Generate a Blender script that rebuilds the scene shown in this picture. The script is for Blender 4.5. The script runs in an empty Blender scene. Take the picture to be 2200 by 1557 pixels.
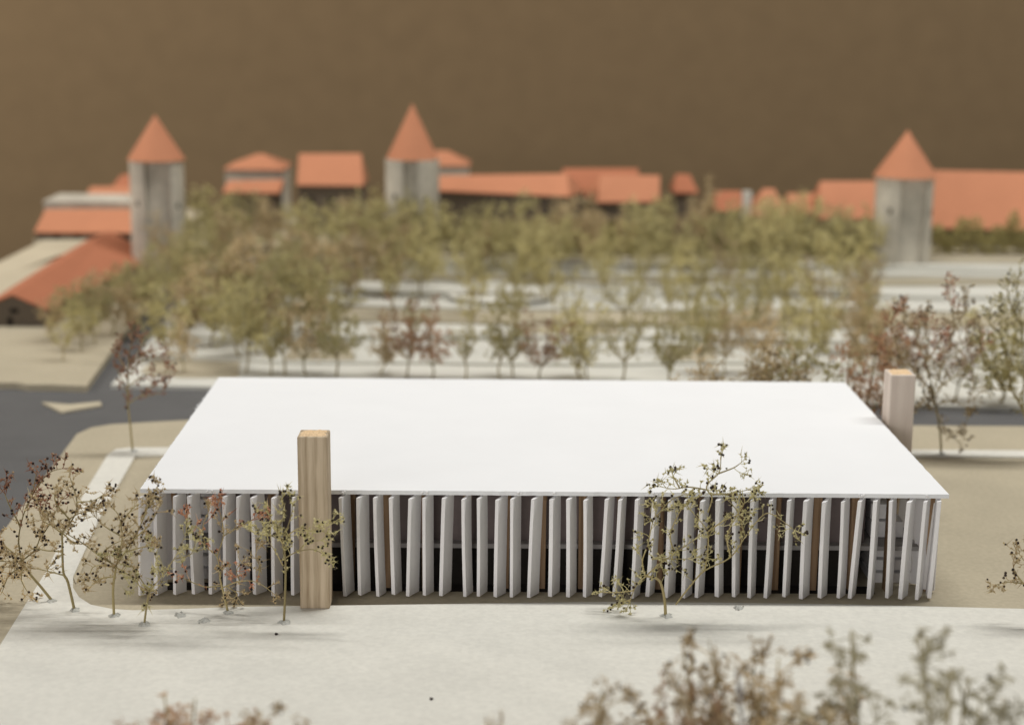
import bpy, math, random
from mathutils import Vector, Matrix

S = 0.01                       # everything below is written in centimetres of the card model
scn = bpy.context.scene
col = scn.collection
rnd = random.Random(7)

# ------------------------------------------------------------------ camera
CAM = Vector((0.0, 0.0, 23.15))
FPX, CX, CY = 3700.0, 1100.0, 778.5
PITCH, YAW, ROLL = math.radians(11.95), math.radians(1.1), math.radians(0.7)
fw = Vector((math.sin(YAW) * math.cos(PITCH), math.cos(YAW) * math.cos(PITCH), -math.sin(PITCH)))
rt = fw.cross(Vector((0, 0, 1))).normalized()
up = rt.cross(fw)
rt, up = rt * math.cos(ROLL) + up * math.sin(ROLL), up * math.cos(ROLL) - rt * math.sin(ROLL)
cam_d = bpy.data.cameras.new("camera")
cam = bpy.data.objects.new("camera", cam_d)
col.objects.link(cam)
cam.matrix_world = Matrix(((rt.x, up.x, -fw.x, CAM.x * S), (rt.y, up.y, -fw.y, CAM.y * S),
                           (rt.z, up.z, -fw.z, CAM.z * S), (0, 0, 0, 1)))
cam_d.sensor_width = 36.0
cam_d.lens = 36.0 * FPX / 2200.0
cam_d.clip_start, cam_d.clip_end = 0.02, 60.0
cam_d.dof.use_dof = True
cam_d.dof.focus_distance = 0.665
cam_d.dof.aperture_fstop = 9.5
scn.camera = cam

# ------------------------------------------------------------------ light
w = bpy.data.worlds.new("World")
scn.world = w
w.use_nodes = True
bg = w.node_tree.nodes["Background"]
bg.inputs[0].default_value = (1.0, 0.985, 0.96, 1)
bg.inputs[1].default_value = 0.12


def area_lamp(name, x, y, z, length, width, watts, colr):
    d = bpy.data.lights.new(name, 'AREA')
    d.shape = 'RECTANGLE'
    d.size, d.size_y = length * S, width * S
    d.energy = watts
    d.color = colr
    o = bpy.data.objects.new(name, d)
    col.objects.link(o)
    o.location = (x * S, y * S, z * S)
    return o


area_lamp("ceiling_tube_lamp", 58, 106, 175, 185, 5, 33.0, (1.0, 0.985, 0.95))
wall_fill = area_lamp("backdrop_fill", -135, 150, 75, 60, 30, 11.0, (1.0, 0.93, 0.84))      # added unseen fill, brightens the left of the backdrop
wall_fill.rotation_euler = Vector((0.8, 0.6, -0.35)).to_track_quat('-Z', 'Y').to_euler()
front = area_lamp("front_fill", -110, -120, 50, 170, 70, 19.0, (1.0, 0.97, 0.95))      # added soft fill, unseen, brightens the slat and column fronts
front.rotation_euler = (Vector((0, 64, 2)) - Vector((-110, -120, 50))).to_track_quat('-Z', 'Y').to_euler()

scn.view_settings.view_transform = 'Standard'
scn.view_settings.look = 'None'
scn.view_settings.exposure = 0.0
scn.view_settings.gamma = 1.0
scn.view_settings.use_curve_mapping = False
scn.cycles.use_denoising = True
scn.cycles.max_bounces = 8


# ------------------------------------------------------------------ where a pixel of the photograph lies in the model
def ray(px, py):
    return fw + rt * ((px - CX) / FPX) - up * ((py - CY) / FPX)


def G(px, py, z=0.0):          # on the level z
    d = ray(px, py)
    return CAM + d * ((z - CAM.z) / d.z)


def W(px, py, y):              # on the upright plane at distance y
    d = ray(px, py)
    return CAM + d * (y / d.y)


def XB(px, y, z):              # x of image column px for a point at distance y, height z
    x = 0.0
    for _ in range(6):
        v = Vector((x, y, z)) - CAM
        q = CX + FPX * v.dot(rt) / v.dot(fw)
        x += (px - q) * v.dot(fw) / FPX
    return x


# ------------------------------------------------------------------ materials
def mat_new(name):
    m = bpy.data.materials.new(name)
    m.use_nodes = True
    nt = m.node_tree
    return m, nt, nt.nodes["Principled BSDF"]


def nd(nt, t, **kw):
    n = nt.nodes.new(t)
    for k, v in kw.items():
        setattr(n, k, v)
    return n


def paper(name, c, var=0.05, scale=900.0, bump=0.25, rough=0.9, blotch=0.04, fibre=None):
    m, nt, b = mat_new(name)
    tc = nd(nt, "ShaderNodeTexCoord")
    mp = nd(nt, "ShaderNodeMapping")
    if fibre:
        mp.inputs["Scale"].default_value = fibre
    nt.links.new(tc.outputs["Object"], mp.inputs[0])
    n1 = nd(nt, "ShaderNodeTexNoise"); n1.inputs["Scale"].default_value = scale; n1.inputs["Detail"].default_value = 6
    n2 = nd(nt, "ShaderNodeTexNoise"); n2.inputs["Scale"].default_value = 35.0; n2.inputs["Detail"].default_value = 4
    nt.links.new(mp.outputs[0], n1.inputs[0]); nt.links.new(tc.outputs["Object"], n2.inputs[0])
    mr = nd(nt, "ShaderNodeMapRange"); mr.inputs[1].default_value = 0.3; mr.inputs[2].default_value = 0.7
    mr.inputs[3].default_value = 1 - var; mr.inputs[4].default_value = 1 + var
    mr2 = nd(nt, "ShaderNodeMapRange"); mr2.inputs[1].default_value = 0.3; mr2.inputs[2].default_value = 0.7
    mr2.inputs[3].default_value = 1 - blotch; mr2.inputs[4].default_value = 1 + blotch
    nt.links.new(n1.outputs[0], mr.inputs[0]); nt.links.new(n2.outputs[0], mr2.inputs[0])
    mu = nd(nt, "ShaderNodeMath", operation='MULTIPLY')
    nt.links.new(mr.outputs[0], mu.inputs[0]); nt.links.new(mr2.outputs[0], mu.inputs[1])
    vm = nd(nt, "ShaderNodeVectorMath", operation='SCALE'); vm.inputs[0].default_value = c
    nt.links.new(mu.outputs[0], vm.inputs["Scale"])
    nt.links.new(vm.outputs[0], b.inputs["Base Color"])
    b.inputs["Roughness"].default_value = rough
    b.inputs["Specular IOR Level"].default_value = 0.2
    bp = nd(nt, "ShaderNodeBump"); bp.inputs["Strength"].default_value = bump; bp.inputs["Distance"].default_value = 0.0003
    nt.links.new(n1.outputs[0], bp.inputs["Height"]); nt.links.new(bp.outputs[0], b.inputs["Normal"])
    return m


def wood(name, c1, c2, zs=60.0, ws=260.0):
    m, nt, b = mat_new(name)
    tc = nd(nt, "ShaderNodeTexCoord")
    mp = nd(nt, "ShaderNodeMapping"); mp.inputs["Scale"].default_value = (1.0, 1.0, 0.055)
    mp.inputs["Rotation"].default_value = (0.0, 0.03, 0.4)
    nt.links.new(tc.outputs["Object"], mp.inputs[0])
    wv = nd(nt, "ShaderNodeTexWave"); wv.inputs["Scale"].default_value = ws; wv.inputs["Distortion"].default_value = 5.0
    wv.inputs["Detail"].default_value = 3; wv.inputs["Detail Scale"].default_value = 1.2
    n = nd(nt, "ShaderNodeTexNoise"); n.inputs["Scale"].default_value = 1800.0; n.inputs["Detail"].default_value = 5
    n3 = nd(nt, "ShaderNodeTexNoise"); n3.inputs["Scale"].default_value = 220.0; n3.inputs["Detail"].default_value = 3
    for q in (wv, n, n3):
        nt.links.new(mp.outputs[0], q.inputs[0])
    a = nd(nt, "ShaderNodeMath", operation='MULTIPLY'); a.inputs[1].default_value = 0.22
    nt.links.new(wv.outputs["Fac"], a.inputs[0])
    a2 = nd(nt, "ShaderNodeMath", operation='MULTIPLY_ADD'); a2.inputs[1].default_value = 0.42
    nt.links.new(n.outputs[0], a2.inputs[0]); nt.links.new(a.outputs[0], a2.inputs[2])
    a3 = nd(nt, "ShaderNodeMath", operation='MULTIPLY_ADD'); a3.inputs[1].default_value = 0.62
    nt.links.new(n3.outputs[0], a3.inputs[0]); nt.links.new(a2.outputs[0], a3.inputs[2])
    rp = nd(nt, "ShaderNodeValToRGB")
    rp.color_ramp.elements[0].position = 0.35; rp.color_ramp.elements[0].color = (*c2, 1)
    rp.color_ramp.elements[1].position = 0.78; rp.color_ramp.elements[1].color = (*c1, 1)
    nt.links.new(a3.outputs[0], rp.inputs[0])
    nt.links.new(rp.outputs[0], b.inputs["Base Color"])
    b.inputs["Roughness"].default_value = 0.8
    b.inputs["Specular IOR Level"].default_value = 0.2
    bp = nd(nt, "ShaderNodeBump"); bp.inputs["Strength"].default_value = 0.4; bp.inputs["Distance"].default_value = 0.0003
    nt.links.new(a3.outputs[0], bp.inputs["Height"]); nt.links.new(bp.outputs[0], b.inputs["Normal"])
    return m


def plant(name, cols, rough=0.75):
    m, nt, b = mat_new(name)
    ge = nd(nt, "ShaderNodeNewGeometry")
    rp = nd(nt, "ShaderNodeValToRGB")
    els = rp.color_ramp.elements
    els[0].position = 0.0; els[0].color = (*cols[0], 1)
    els[1].position = 1.0; els[1].color = (*cols[-1], 1)
    for i, c in enumerate(cols[1:-1]):
        e = els.new((i + 1) / (len(cols) - 1)); e.color = (*c, 1)
    nt.links.new(ge.outputs["Random Per Island"], rp.inputs[0])
    oi = nd(nt, "ShaderNodeObjectInfo")
    mr = nd(nt, "ShaderNodeMapRange"); mr.inputs[3].default_value = 0.68; mr.inputs[4].default_value = 1.14
    nt.links.new(oi.outputs["Random"], mr.inputs[0])
    vm = nd(nt, "ShaderNodeVectorMath", operation='SCALE')
    nt.links.new(rp.outputs[0], vm.inputs[0]); nt.links.new(mr.outputs[0], vm.inputs["Scale"])
    nt.links.new(vm.outputs[0], b.inputs["Base Color"])
    b.inputs["Roughness"].default_value = rough
    b.inputs["Specular IOR Level"].default_value = 0.25
    return m


M = {}
M['roofcard'] = paper('white_roof_card', (0.83, 0.84, 0.85), 0.012, 1500, 0.15, blotch=0.012)
M['edgecard'] = paper('white_slat_card', (0.84, 0.825, 0.825), 0.012, 700, 0.12, blotch=0.03)
M['whitecard'] = paper('white_street_card', (0.70, 0.685, 0.62), 0.055, 420, 0.5, blotch=0.03)
M['tan'] = paper('tan_grey_board', (0.455, 0.402, 0.295), 0.07, 450, 0.35, blotch=0.04)
M['tanlight'] = paper('pale_tan_board', (0.52, 0.46, 0.34), 0.05, 900, 0.3, blotch=0.04)
M['road'] = paper('grey_road_paper', (0.122, 0.121, 0.12), 0.08, 1200, 0.3, blotch=0.06)
M['terrace'] = paper('white_terrace_card', (0.62, 0.61, 0.55), 0.04, 900, 0.3)
M['orange'] = paper('orange_roof_card', (0.52, 0.225, 0.125), 0.06, 500, 0.3)
M['red'] = paper('rust_roof_card', (0.43, 0.165, 0.09), 0.06, 500, 0.3)
M['greycard'] = paper('grey_wall_card', (0.52, 0.485, 0.41), 0.12, 250, 0.3, blotch=0.22)
M['darkwall'] = paper('brown_grey_wall_card', (0.13, 0.105, 0.08), 0.1, 400, 0.3)
M['citywall'] = paper('city_wall_card', (0.22, 0.17, 0.10), 0.1, 300, 0.3, blotch=0.15)
M['dark'] = paper('black_opening', (0.02, 0.016, 0.013), 0.1, 400, 0.1)
M['slabcard'] = paper('shaded_slab_card', (0.34, 0.325, 0.315), 0.03, 500, 0.1)  # white slab, darkened: the shade under the roof is in its colour
M['room'] = paper('shaded_room_card', (0.22, 0.18, 0.175), 0.04, 500, 0.1)  # white walls drawn dark, interior shade put into the colour
M['shade'] = paper('interior_shade_card', (0.022, 0.019, 0.016), 0.1, 500, 0.1)  # near-black: shade of the lower interior as a colour
M['backdrop'] = paper('brown_backdrop_paint', (0.200, 0.138, 0.075), 0.02, 300, 0.1, blotch=0.05)
M['wood'] = wood('balsa_wood', (0.62, 0.51, 0.37), (0.33, 0.245, 0.155), ws=90.0)
M['woodpale'] = wood('pale_balsa_wood', (0.70, 0.61, 0.53), (0.60, 0.51, 0.44), ws=50.0)
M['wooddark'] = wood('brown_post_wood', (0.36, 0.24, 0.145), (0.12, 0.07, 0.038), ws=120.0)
M['endgrain'] = paper('wood_end_grain', (0.75, 0.55, 0.34), 0.2, 1600, 0.8)
M['glue'] = paper('grey_glue', (0.46, 0.46, 0.42), 0.25, 900, 0.8, rough=0.5)
M['whiteglue'] = paper('white_glue', (0.78, 0.77, 0.76), 0.05, 900, 0.3, rough=0.4)
M['seed'] = plant('black_seed', [(0.012, 0.007, 0.006), (0.03, 0.014, 0.012)], 0.5)
M['stem'] = plant('olive_stem', [(0.34, 0.28, 0.13), (0.42, 0.345, 0.17)])
M['bud_tan'] = plant('tan_bracts', [(0.42, 0.28, 0.14), (0.68, 0.54, 0.30), (0.56, 0.42, 0.22), (0.80, 0.69, 0.44)])
M['bud_red'] = plant('red_brown_bracts', [(0.34, 0.12, 0.075), (0.50, 0.27, 0.15), (0.42, 0.17, 0.11), (0.62, 0.47, 0.28)])
M['bud_green'] = plant('green_bracts', [(0.44, 0.39, 0.17), (0.62, 0.56, 0.29), (0.52, 0.46, 0.22), (0.74, 0.67, 0.40)])
M['far_olive'] = plant('far_olive_bracts', [(0.33, 0.28, 0.11), (0.60, 0.535, 0.26), (0.48, 0.42, 0.18), (0.74, 0.675, 0.39)])
M['far_tan'] = plant('far_tan_bracts', [(0.36, 0.25, 0.12), (0.62, 0.49, 0.28), (0.52, 0.39, 0.20), (0.76, 0.64, 0.42)])
M['far_red'] = plant('far_red_bracts', [(0.34, 0.15, 0.085), (0.48, 0.28, 0.15), (0.42, 0.22, 0.12), (0.58, 0.43, 0.25)])
M['near_tan'] = plant('near_tan_bracts', [(0.38, 0.26, 0.13), (0.62, 0.48, 0.27), (0.52, 0.38, 0.20), (0.74, 0.61, 0.39)])
M['near_red'] = plant('near_red_bracts', [(0.38, 0.18, 0.12), (0.56, 0.40, 0.24), (0.48, 0.29, 0.17), (0.66, 0.53, 0.34)])
M['near_green'] = plant('near_green_bracts', [(0.32, 0.285, 0.18), (0.48, 0.44, 0.30), (0.40, 0.36, 0.23), (0.60, 0.56, 0.40)])
M['hedge'] = plant('hedge_bracts', [(0.22, 0.19, 0.07), (0.36, 0.31, 0.12), (0.44, 0.38, 0.16)])
M['pin'] = paper('grey_pin', (0.35, 0.33, 0.31), 0.1, 500, 0.3, rough=0.5)


# ------------------------------------------------------------------ mesh helpers
class MB:
    def __init__(self):
        self.v, self.f = [], []

    def hexa(self, c):          # eight corners: bottom ring of four, top ring of four
        n = len(self.v)
        self.v += [Vector(p) for p in c]
        self.f += [(n + 3, n + 2, n + 1, n), (n + 4, n + 5, n + 6, n + 7)]
        for i in range(4):
            j = (i + 1) % 4
            self.f.append((n + i, n + j, n + 4 + j, n + 4 + i))

    def box(self, x0, y0, z0, x1, y1, z1):
        self.hexa([(x0, y0, z0), (x1, y0, z0), (x1, y1, z0), (x0, y1, z0),
                   (x0, y0, z1), (x1, y0, z1), (x1, y1, z1), (x0, y1, z1)])

    def prism(self, poly, z0, z1):
        # counter-clockwise in plan
        a = sum(poly[i][0] * poly[(i + 1) % len(poly)][1] - poly[(i + 1) % len(poly)][0] * poly[i][1] for i in range(len(poly)))
        if a < 0:
            poly = poly[::-1]
        n, k = len(self.v), len(poly)
        t = z1 if callable(z1) else (lambda p: z1)
        self.v += [Vector((p[0], p[1], z0)) for p in poly] + [Vector((p[0], p[1], t(p))) for p in poly]
        self.f.append(tuple(range(n + k - 1, n - 1, -1)))
        self.f.append(tuple(range(n + k, n + 2 * k)))
        for i in range(k):
            j = (i + 1) % k
            self.f.append((n + i, n + j, n + k + j, n + k + i))

    def tube(self, pts, r0, r1, n=5):
        pts = [Vector(p) for p in pts]
        m = len(pts)
        b = len(self.v)
        for i, p in enumerate(pts):
            d = (pts[min(i + 1, m - 1)] - pts[max(i - 1, 0)])
            if d.length < 1e-6:
                d = Vector((0, 0, 1))
            d.normalize()
            a = d.cross(Vector((0.31, 0.87, 0.38)))
            a.normalize()
            c = d.cross(a)
            r = r0 + (r1 - r0) * i / (m - 1)
            for k in range(n):
                t = 2 * math.pi * k / n
                self.v.append(p + a * (r * math.cos(t)) + c * (r * math.sin(t)))
        for i in range(m - 1):
            for k in range(n):
                q = (k + 1) % n
                self.f.append((b + i * n + k, b + i * n + q, b + (i + 1) * n + q, b + (i + 1) * n + k))
        self.f.append(tuple(b + k for k in range(n - 1, -1, -1)))
        self.f.append(tuple(b + (m - 1) * n + k for k in range(n)))

    def spike(self, p, d, r):   # a bract: a three-sided needle
        d = Vector(d)
        a = d.cross(Vector((0.3, 0.5, 0.81)))
        if a.length < 1e-6:
            a = Vector((1, 0, 0))
        a.normalize()
        c = d.normalized().cross(a)
        n = len(self.v)
        for t in (0, 2.094, 4.189):
            self.v.append(p + a * (r * math.cos(t)) + c * (r * math.sin(t)))
        self.v.append(p + d)
        self.f += [(n, n + 1, n + 3), (n + 1, n + 2, n + 3), (n + 2, n, n + 3)]

    def leaf(self, p, d, r):    # a bract: folded diamond
        d = Vector(d)
        a = d.cross(Vector((rnd.uniform(-1, 1), rnd.uniform(-1, 1), rnd.uniform(-1, 1))))
        if a.length < 1e-6:
            a = Vector((1, 0, 0))
        a.normalize()
        c = d.normalized().cross(a)
        n = len(self.v)
        self.v += [p, p + d * 0.5 + a * r, p + d, p + d * 0.5 - a * r, p + d * 0.5 + c * r * 0.9]
        self.f += [(n, n + 1, n + 4), (n + 1, n + 2, n + 4), (n + 2, n + 3, n + 4), (n + 3, n, n + 4),
                   (n, n + 3, n + 1), (n + 1, n + 3, n + 2)]

    def ball(self, p, r, big=True):
        n = len(self.v)
        if big:
            for (x, y, z) in ICO_V:
                self.v.append(p + Vector((x, y, z)) * r)
            self.f += [(n + a, n + b, n + c) for a, b, c in ICO_F]
        else:
            for q in ((1, 0, 0), (0, 1, 0), (-1, 0, 0), (0, -1, 0), (0, 0, 1), (0, 0, -1)):
                self.v.append(p + Vector(q) * r)
            for a, b in ((0, 1), (1, 2), (2, 3), (3, 0)):
                self.f += [(n + a, n + b, n + 4), (n + b, n + a, n + 5)]

    def mesh(self, name, mat, base=Vector((0, 0, 0)), smooth=False):
        me = bpy.data.meshes.new(name)
        me.from_pydata([tuple((v - base) * S) for v in self.v], [], self.f)
        me.materials.append(mat)
        if smooth:
            me.polygons.foreach_set("use_smooth", [True] * len(me.polygons))
        me.update()
        return me

    def build(self, name, mat, parent=None, base=Vector((0, 0, 0)), smooth=False, kind=None, bevel=0.0):
        o = bpy.data.objects.new(name, self.mesh(name, mat, base, smooth))
        col.objects.link(o)
        if parent:
            o.parent = parent
        else:
            o.location = base * S
        if kind:
            o["kind"] = kind
        if bevel:
            b = o.modifiers.new("bevel", 'BEVEL'); b.width = bevel * S; b.segments = 2; b.limit_method = 'ANGLE'
        return o


_t = (1 + 5 ** 0.5) / 2
_l = (1 + _t * _t) ** 0.5
ICO_V = [(x / _l, y / _l, z / _l) for x, y, z in ((-1, _t, 0), (1, _t, 0), (-1, -_t, 0), (1, -_t, 0), (0, -1, _t), (0, 1, _t),
                                                  (0, -1, -_t), (0, 1, -_t), (_t, 0, -1), (_t, 0, 1), (-_t, 0, -1), (-_t, 0, 1))]
ICO_F = [(0, 11, 5), (0, 5, 1), (0, 1, 7), (0, 7, 10), (0, 10, 11), (1, 5, 9), (5, 11, 4), (11, 10, 2), (10, 7, 6), (7, 1, 8),
         (3, 9, 4), (3, 4, 2), (3, 2, 6), (3, 6, 8), (3, 8, 9), (4, 9, 5), (2, 4, 11), (6, 2, 10), (8, 6, 7), (9, 8, 1)]


def tag(o, label=None, cat=None, group=None, kind=None):
    if label: o["label"] = label
    if cat: o["category"] = cat
    if group: o["group"] = group
    if kind: o["kind"] = kind
    return o


def empty(name, base, label, cat, group=None):
    o = bpy.data.objects.new(name, None)
    o.empty_display_size = 0.005
    col.objects.link(o)
    o.location = Vector(base) * S
    return tag(o, label, cat, group)


def smooth_path(pts, k=4):
    pts = [Vector(p) for p in pts]
    if len(pts) < 3:
        return pts
    out = []
    for i in range(len(pts) - 1):
        p0, p1, p2, p3 = pts[max(i - 1, 0)], pts[i], pts[i + 1], pts[min(i + 2, len(pts) - 1)]
        for j in range(k):
            t = j / k
            out.append(0.5 * ((2 * p1) + (p2 - p0) * t + (2 * p0 - 5 * p1 + 4 * p2 - p3) * t * t + (3 * p1 - p0 - 3 * p2 + p3) * t ** 3))
    out.append(pts[-1])
    return out


# ================================================================== the setting
def xy(p):
    return (p.x, p.y)


CARD = 0.10                    # top of the white street card over the tan board
# grey paper roads: the base of everything
b = MB(); b.prism([(-90, 20), (90, 20), (90, 166), (-26, 166), (-35, 128), (-90, 122)], -0.85, -0.15)
b.build('road', M['road'], kind='structure')

# tan board the pavilion stands on
pl = [(-40, 1560), (-60, 1230), (0, 1150), (90, 1032), (165, 932), (196, 918), (240, 911), (400, 902), (1500, 905), (2000, 914), (2700, 918), (2900, 1700), (-40, 1700)]
b = MB(); b.prism([xy(G(*p, 0)) for p in pl], -0.148, 0.0)
b.build('ground', M['tan'], kind='structure')

# white card street in front, running back along the left side
outer = [(-700, 2600), (0, 1385), (100, 1225), (180, 1060), (232, 975), (250, 964), (280, 961), (700, 958), (1300, 960), (2000, 966), (2600, 969)]
inner = [(2600, 985), (2000, 979), (1300, 974), (700, 973), (375, 975), (290, 979), (215, 1110), (157, 1238), (157, 1262), (170, 1282), (195, 1298), (240, 1307), (285, 1310), (400, 1307), (500, 1303), (715, 1300), (1000, 1296), (1300, 1292), (1560, 1294), (1800, 1297), (2200, 1307), (2700, 1318), (3000, 2600)]
b = MB(); b.prism([xy(G(*p, CARD)) for p in outer + inner], 0.002, CARD)
b.build('pavement', M['whitecard'], kind='structure')
# thin second layer of the tan board beside the path
st = [(202, 1150), (209, 1152), (190, 1190), (163, 1252), (157, 1240), (172, 1203)]
b = MB(); b.prism([xy(G(*p, 0.05)) for p in st], 0.001, 0.045)
b.build('path', M['tanlight'], kind='structure')

# traffic island
b = MB(); b.prism([xy(G(*p, 0.0)) for p in ((90, 863), (150, 868), (215, 862), (219, 869), (170, 877), (133, 884))], -0.148, 0.0)
isl = b.build('traffic_island', M['tanlight'], bevel=0.02)
tag(isl, 'small pointed beige card traffic island alone on the grey road', 'traffic island')

# board at the left behind the road
pl = [(-500, 812), (0, 822), (35, 822), (60, 826), (110, 826), (186, 829), (262, 722), (345, 630), (372, 600), (-500, 650)]
b = MB(); b.prism([xy(G(*p, 0.25)) for p in pl], -0.148, 0.25)
b.build('ground', M['tan'], kind='structure')
# hillside rising at the far left, cut off at the edge of the model
hl = MB()
ap_, er_ = W(28, 630, 119.0), W(99, 660, 119.0)
el_ = Vector((2 * ap_.x - er_.x, 119.0, er_.z - 0.25)); ef_ = el_ + (W(232, 497, 143.0) - ap_)
T = [W(-260, 668, 117.5), el_ + Vector((-.2, 0, -.6)), el_ + Vector((0, 1, 0)), el_.lerp(ef_, .5), ef_, W(215, 517, 143.3), W(185, 514, 143.4), W(95, 515, 143.5), W(0, 562, 135), W(-100, 610, 128), W(-260, 655, 120)]
n = len(hl.v); m = len(T); ctr_ = W(40, 580, 132)
hl.v += [Vector((p.x, p.y, -0.1)) for p in T] + T + [ctr_]
hl.f.append(tuple(range(n + m - 1, n - 1, -1)))
for i in range(m):
    j = (i + 1) % m
    hl.f += [(n + m + i, n + m + j, n + 2 * m), (n + i, n + j, n + m + j, n + m + i)]
hl.build('hill', M['tanlight'], kind='structure')
ZP = W(130, 516, 143.4).z
b = MB(); b.box(W(72, 516, 143.4).x, 143.5, -0.1, -25.9, 166, ZP); b.build('ground', M['tanlight'], kind='structure')

# the park: card terraces stepping up to the town
left_line = [G(238, 826, 0.1), G(385, 650, 0.5), G(470, 560, 1.0)]


def left_x(y):
    p, q, r = left_line
    if y <= q.y:
        return p.x + (q.x - p.x) * (y - p.y) / (q.y - p.y)
    return q.x + (r.x - q.x) * (y - q.y) / (r.y - q.y)


FRONT = [G(238, 826, 0.1), G(450, 830, 0.1), G(1000, 838, 0.1), G(1960, 870, 0.1), G(2600, 885, 0.1)]
steps = [(0.10, None, 'terrace'), (0.28, 778, 'terrace'), (0.55, 724, 'terrace'), (0.78, 692, 'tan'), (1.02, 660, 'terrace'),
         (1.32, 626, 'terrace'), (1.62, 598, 'tan'), (1.95, 585, 'terrace'), (2.35, 566, 'terrace')]
zb = -0.147
terr = []
for i, (z, py, mk) in enumerate(steps):
    if py is None:
        fr = [xy(p) for p in FRONT]
    else:
        y0 = G(1100, py, z).y
        fr = []
        for k in range(13):
            x = -24 + k * 6.5
            y = y0 + 0.5 * math.sin(k * 0.9 + i * 1.7) + 0.35 * math.sin(k * 2.1 + i)
            fr.append((max(x, left_x(y) + 1.2) if k == 0 else x, y))
        fr[0] = (left_x(fr[0][1]) + 0.3, fr[0][1])
        fr = [fr[0]] + [q for q in fr[1:] if q[0] > fr[0][0] + 1]
    lo = fr[0]
    poly = fr + [(70, fr[-1][1]), (70, 150), (left_x(150) + .5, 150)] + [(left_x(yy) + .1, yy) for yy in (142, 136, 130, left_line[1].y, 114) if yy > lo[1] + 1]
    b = MB(); b.prism(poly, zb, z)
    b.build('terrace', M[mk], kind='structure')
    terr.append((min(q[1] for q in fr), z))
    zb = z + 0.0015 if False else zb
# tan planting beds laid on the terraces
beds = [[(392, 811), (512, 811), (520, 735), (505, 690), (440, 690), (372, 735), (300, 800)], ]
for poly in beds:
    b = MB(); b.prism([xy(G(*p, 0.14)) for p in poly], 0.102, 0.14); b.build('ground', M['tan'], kind='structure')
for poly, z in (([(612, 772), (762, 773), (752, 733), (628, 732)], 0.28), ([(1110, 716), (1330, 718), (1330, 700), (1110, 700)], 0.55),
                ([(1420, 772), (1540, 774), (1530, 742), (1430, 740)], 0.28)):
    b = MB(); b.prism([xy(G(*p, z + 0.04)) for p in poly], z + 0.002, z + 0.04); b.build('ground', M['tan'], kind='structure')
# oval plaza
c0, cx1 = G(1075, 634, 1.36), G(1188, 634, 1.36)
b = MB(); b.prism([(c0.x + (cx1.x - c0.x) * math.cos(t * math.pi / 16), c0.y + 3.0 * math.sin(t * math.pi / 16)) for t in range(32)], 1.322, 1.37)
b.build('pavement', M['whitecard'], kind='structure')
# ground of the town
b = MB(); b.box(-25.8, 138.6, 0.0, 80, 166, 2.5)
b.build('ground', M['tan'], kind='structure')

# painted board behind the model
b = MB(); b.box(-160, 206, -70, 160, 209, 150)
b.build('backdrop', M['backdrop'], kind='structure')


def ground_z(x, y):
    z = -0.15
    if y < 93: return CARD
    for y0, zz in terr:
        if y > y0 + 0.4: z = max(z, zz)
    if y > 138.6: z = 2.5
    if x < left_x(y):
        z = 0.25
        if y > 119: z = 0.25 + min(2.6, (y - 119) * 0.09)
    return z


# ================================================================== the pavilion
ZR = 4.34
XL, XR, YF, YB = -13.14, 18.43, 64.62, 84.70
pav = empty('pavilion', (2.6, 74.6, 0), 'large white card pavilion with flat roof on a ring of leaning slats', 'model building')
PB = Vector((2.6, 74.6, 0))
# roof sheet with a slightly frayed, not quite straight edge
rr = random.Random(3)
edge = []


def side(a, c, n, amp):
    for i in range(n):
        t = i / n
        q = Vector(a).lerp(Vector(c), t)
        j = rr.gauss(0, amp) if i else 0
        nx, ny = (c[1] - a[1]), -(c[0] - a[0])
        l = math.hypot(nx, ny)
        edge.append((q.x + nx / l * j, q.y + ny / l * j))


side((XL, YF), (XR, YF), 120, 0.010); side((XR, YF), (XR + 0.03, YB), 60, 0.010)
side((XR + 0.03, YB), (XL + 0.05, YB), 90, 0.012); side((XL + 0.05, YB), (XL, YF), 110, 0.009)
b = MB(); b.prism(edge, ZR - 0.165, ZR)
for _ in range(12):                # torn paper burrs on the left edge
    y = rr.choice((rr.uniform(77, 80.5), rr.uniform(66, 84)))
    p = Vector((XL - 0.01, y, ZR - 0.02))
    b.spike(p, (-rr.uniform(.02, .09), rr.uniform(-.06, .06), rr.uniform(.0, .10)), rr.uniform(.015, .04))
b.build('roof', M['roofcard'], pav, PB)

# slats of the front, read off one by one: (top px, bottom px) of the front left corner
FS = [(297, 297), (329, 331), (371, 372), (401, 412), (447, 448), (477, 479), (507, 508), (537, 543), (582, 583), (625, 625), (662, 664),
      (727, 737), (765, 769), (801, 808), (835, 841), (877, 872), (907, 908), (949, 943), (991, 995), (1024, 1024), (1064, 1060),
      (1096, 1095), (1141, 1132), (1180, 1177), (1216, 1216), (1253, 1252), (1299, 1286), (1328, 1315), (1364, 1354), (1401, 1386),
      (1435, 1426), (1470, 1463), (1504, 1492), (1537, 1535), (1573, 1572), (1612, 1605), (1652, 1640), (1691, 1680), (1726, 1716),
      (1766, 1756), (1807, 1797), (1843, 1821), (1876, 1861), (1910, 1901), (1948, 1929), (1984, 1965), (2014, 1992)]


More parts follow.
